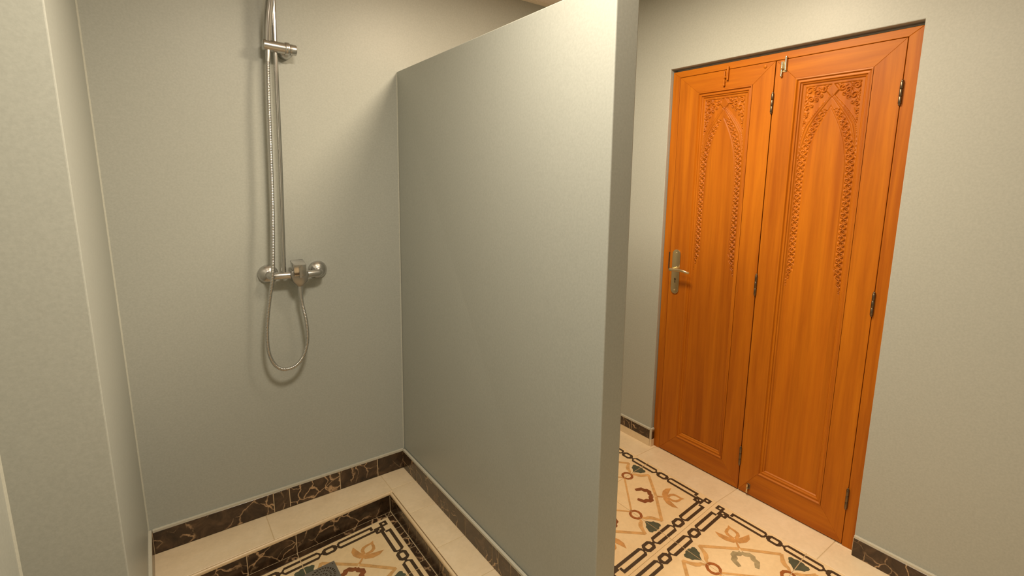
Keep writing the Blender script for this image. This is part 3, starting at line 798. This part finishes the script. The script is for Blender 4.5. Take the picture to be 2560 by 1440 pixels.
hand = tag(empty('hand_shower', (.424, YB - .064, 2.012)), 'chrome hand shower standing upright in the rail bracket', 'shower head')
bm = bmesh.new()
hp = [(.4235, YK - .002, 2.012), (.4245, YK - .002, 2.03), (.4275, YK - .004, 2.07), (.4335, YK - .008, 2.12), (.4405, YK - .014, 2.165), (.4450, YK - .021, 2.20), (.4485, YK - .032, 2.235)]
tube(bm, hp, [.0128, .0140, .0154, .0152, .0140, .0130, .0150], 20)
part('handle', bm, 'chrome', hand, 60)
bm = bmesh.new()
lathe(bm, (.4495, YB - .105, 2.262), (-.1, -.75, -.35), [(0, .012), (.006, .030), (.012, .040), (.022, .043), (.028, .042)], 30); part('spray_head', bm, 'chrome', hand)
bm = bmesh.new()
c = Vector((.4495, YB - .105, 2.262)) + Vector((-.1, -.75, -.35)).normalized() * .0275
lathe(bm, c, (-.1, -.75, -.35), [(0, .037), (.002, .036), (.003, .030)], 26); part('spray_face', bm, 'zinc', hand)

# ------------------------------------------------------------------ hose
hose = tag(empty('shower_hose', (.423, YB - .07, 1.96)), 'ribbed metal shower hose looping down between bracket and mixer', 'shower hose')
HY = YB - .078
ctrl = [(.4235, YK - .002, 1.984), (.4190, YK - .004, 1.94), (.4110, HY + .006, 1.80), (.4040, HY + .004, 1.62), (.3955, HY, 1.42), (.3835, HY - .012, 1.25), (.3705, HY - .018, 1.10), (.3545, HY - .006, 1.00), (.3405, HY, .905), (.3345, HY, .825), (.3380, HY, .765), (.3540, HY, .718), (.3790, HY, .692), (.4040, HY, .687), (.4330, HY, .694), (.4620, HY, .722), (.4830, HY, .772), (.4905, HY, .830), (.4885, HY + .004, .895), (.4805, HY + .010, .960), (.4770, YM - .010, 1.020), (.4775, YM - .007, 1.040)]
def spline(P, step):
    P = [np.array(p) for p in P]; P = [2 * P[0] - P[1]] + P + [2 * P[-1] - P[-2]]; out = []
    for i in range(1, len(P) - 2):
        for u in np.linspace(0, 1, 40, endpoint=False):
            a, b, c, d = P[i - 1:i + 3]
            out.append(.5 * ((2 * b) + (c - a) * u + (2 * a - 5 * b + 4 * c - d) * u * u + (3 * b - a - 3 * c + d) * u ** 3))
    out.append(P[-2]); out = np.array(out); L = np.concatenate([[0], np.cumsum(np.linalg.norm(np.diff(out, axis=0), axis=1))])
    s = np.arange(0, L[-1], step); return np.stack([np.interp(s, L, out[:, k]) for k in range(3)], 1)
pitch = .0064; sp_ = spline(ctrl, pitch / 4)
rad = [.0062 + .0016 * (0, .8, 1, .8)[i % 4] for i in range(len(sp_))]
bm = bmesh.new(); tube(bm, [Vector(p) for p in sp_], rad, 12); part('ribbed_tube', bm, 'chrome', hose, 80)
bm = bmesh.new(); tube(bm, [(.4770, YM - .0135, .985), (.4768, YM - .0105, 1.012), (.4775, YM - .0075, 1.040)], [.0085, .0098, .0108], 16); part('hose_nut', bm, 'steel', hose)
bm = bmesh.new(); tube(bm, [(.4190, YK - .004, 1.940), (.4215, YK - .003, 1.962), (.4235, YK - .002, 1.986)], [.0082, .0094, .0102], 16); part('hose_nut', bm, 'steel', hose)

# ------------------------------------------------------------------ floor drain
DX, DYt, DS = .3540, 2.006, .118
drain = tag(empty('floor_drain', (DX + DS / 2, DYt - DS / 2, ZB)), 'small square grey metal drain grate in the patterned shower floor', 'drain')
sk = SK * 0.6
cxd = DX + DS / 2; cyd = DYt - DS / 2
sqp = [(DX, DYt - DS - .004), (DX + DS, DYt - DS + sk * DS), (DX + DS, DYt + .002), (DX, DYt - sk * DS)]
def pol(r, a): return (cxd + r * math.cos(a), cyd + r * math.sin(a))
def to_square(a):
    """where the ray from the centre at angle a meets the plate's outline"""
    dx, dy = math.cos(a), math.sin(a); best = 9
    for (x0, y0), (x1, y1) in zip(sqp, sqp[1:] + sqp[:1]):
        ex, ey = x1 - x0, y1 - y0; den = dx * ey - dy * ex
        if abs(den) < 1e-9: continue
        t_ = ((x0 - cxd) * ey - (y0 - cyd) * ex) / den; u_ = ((x0 - cxd) * dy - (y0 - cyd) * dx) / den
        if t_ > 0 and -1e-6 <= u_ <= 1 + 1e-6: best = min(best, t_)
    return (cxd + dx * best, cyd + dy * best)
bm = bmesh.new(); GZ0, GZ1 = ZB + .0022, ZB + .0050; N = 48
corn = [math.atan2(y - cyd, x - cxd) % (2 * math.pi) for x, y in sqp]
angs = sorted([2 * math.pi * k / N for k in range(N)] + corn)
for a, b in zip(angs, angs[1:] + [angs[0] + 2 * math.pi]):
    if b - a > 1e-6: prism(bm, [pol(.049, a), to_square(a), to_square(b), pol(.049, b)], GZ0, GZ1)
for r0, r1 in ((.033, .040), (.017, .026)):
    for k in range(N):
        a, b = 2 * math.pi * k / N, 2 * math.pi * (k + 1) / N; prism(bm, [pol(r0, a), pol(r1, a), pol(r1, b), pol(r0, b)], GZ0, GZ1)
prism(bm, [pol(.010, 2 * math.pi * k / 24) for k in range(24)], GZ0, GZ1)
for n, r0, r1, fr, tw in ((26, .040, .049, .45, .06), (18, .026, .033, .5, -.08), (8, .010, .017, .5, .1)):   # bars between the slots
    for k in range(n):
        a = 2 * math.pi * k / n; da = math.pi / n * fr
        prism(bm, [pol(r0, a - da), pol(r1, a - da + tw), pol(r1, a + da + tw), pol(r0, a + da)], GZ0, GZ1)
o = from_bm('grate_plate', bm, 'zinc', drain)
for v in o.data.vertices: v.co -= drain.location
bm = bmesh.new(); prism(bm, [(cxd + (x - cxd) * .97, cyd + (y - cyd) * .97) for x, y in sqp], ZB - .004, ZB + .0022)
prism(bm, [pol(.0505, 2 * math.pi * k / 32) for k in range(32)], ZB + .0005, ZB + .00225)
part('drain_bowl', bm, 'bronze', drain)
for a in (45, 225):
    bm = bmesh.new(); x, y = cxd + .071 * math.cos(math.radians(a)) * .98, cyd + .071 * math.sin(math.radians(a)) * .94
    lathe(bm, (x, y, ZB + .0046), (0, 0, 1), [(0, .0034), (.0008, .003), (.001, .001)], 10); part('screw', bm, 'bronze', drain)
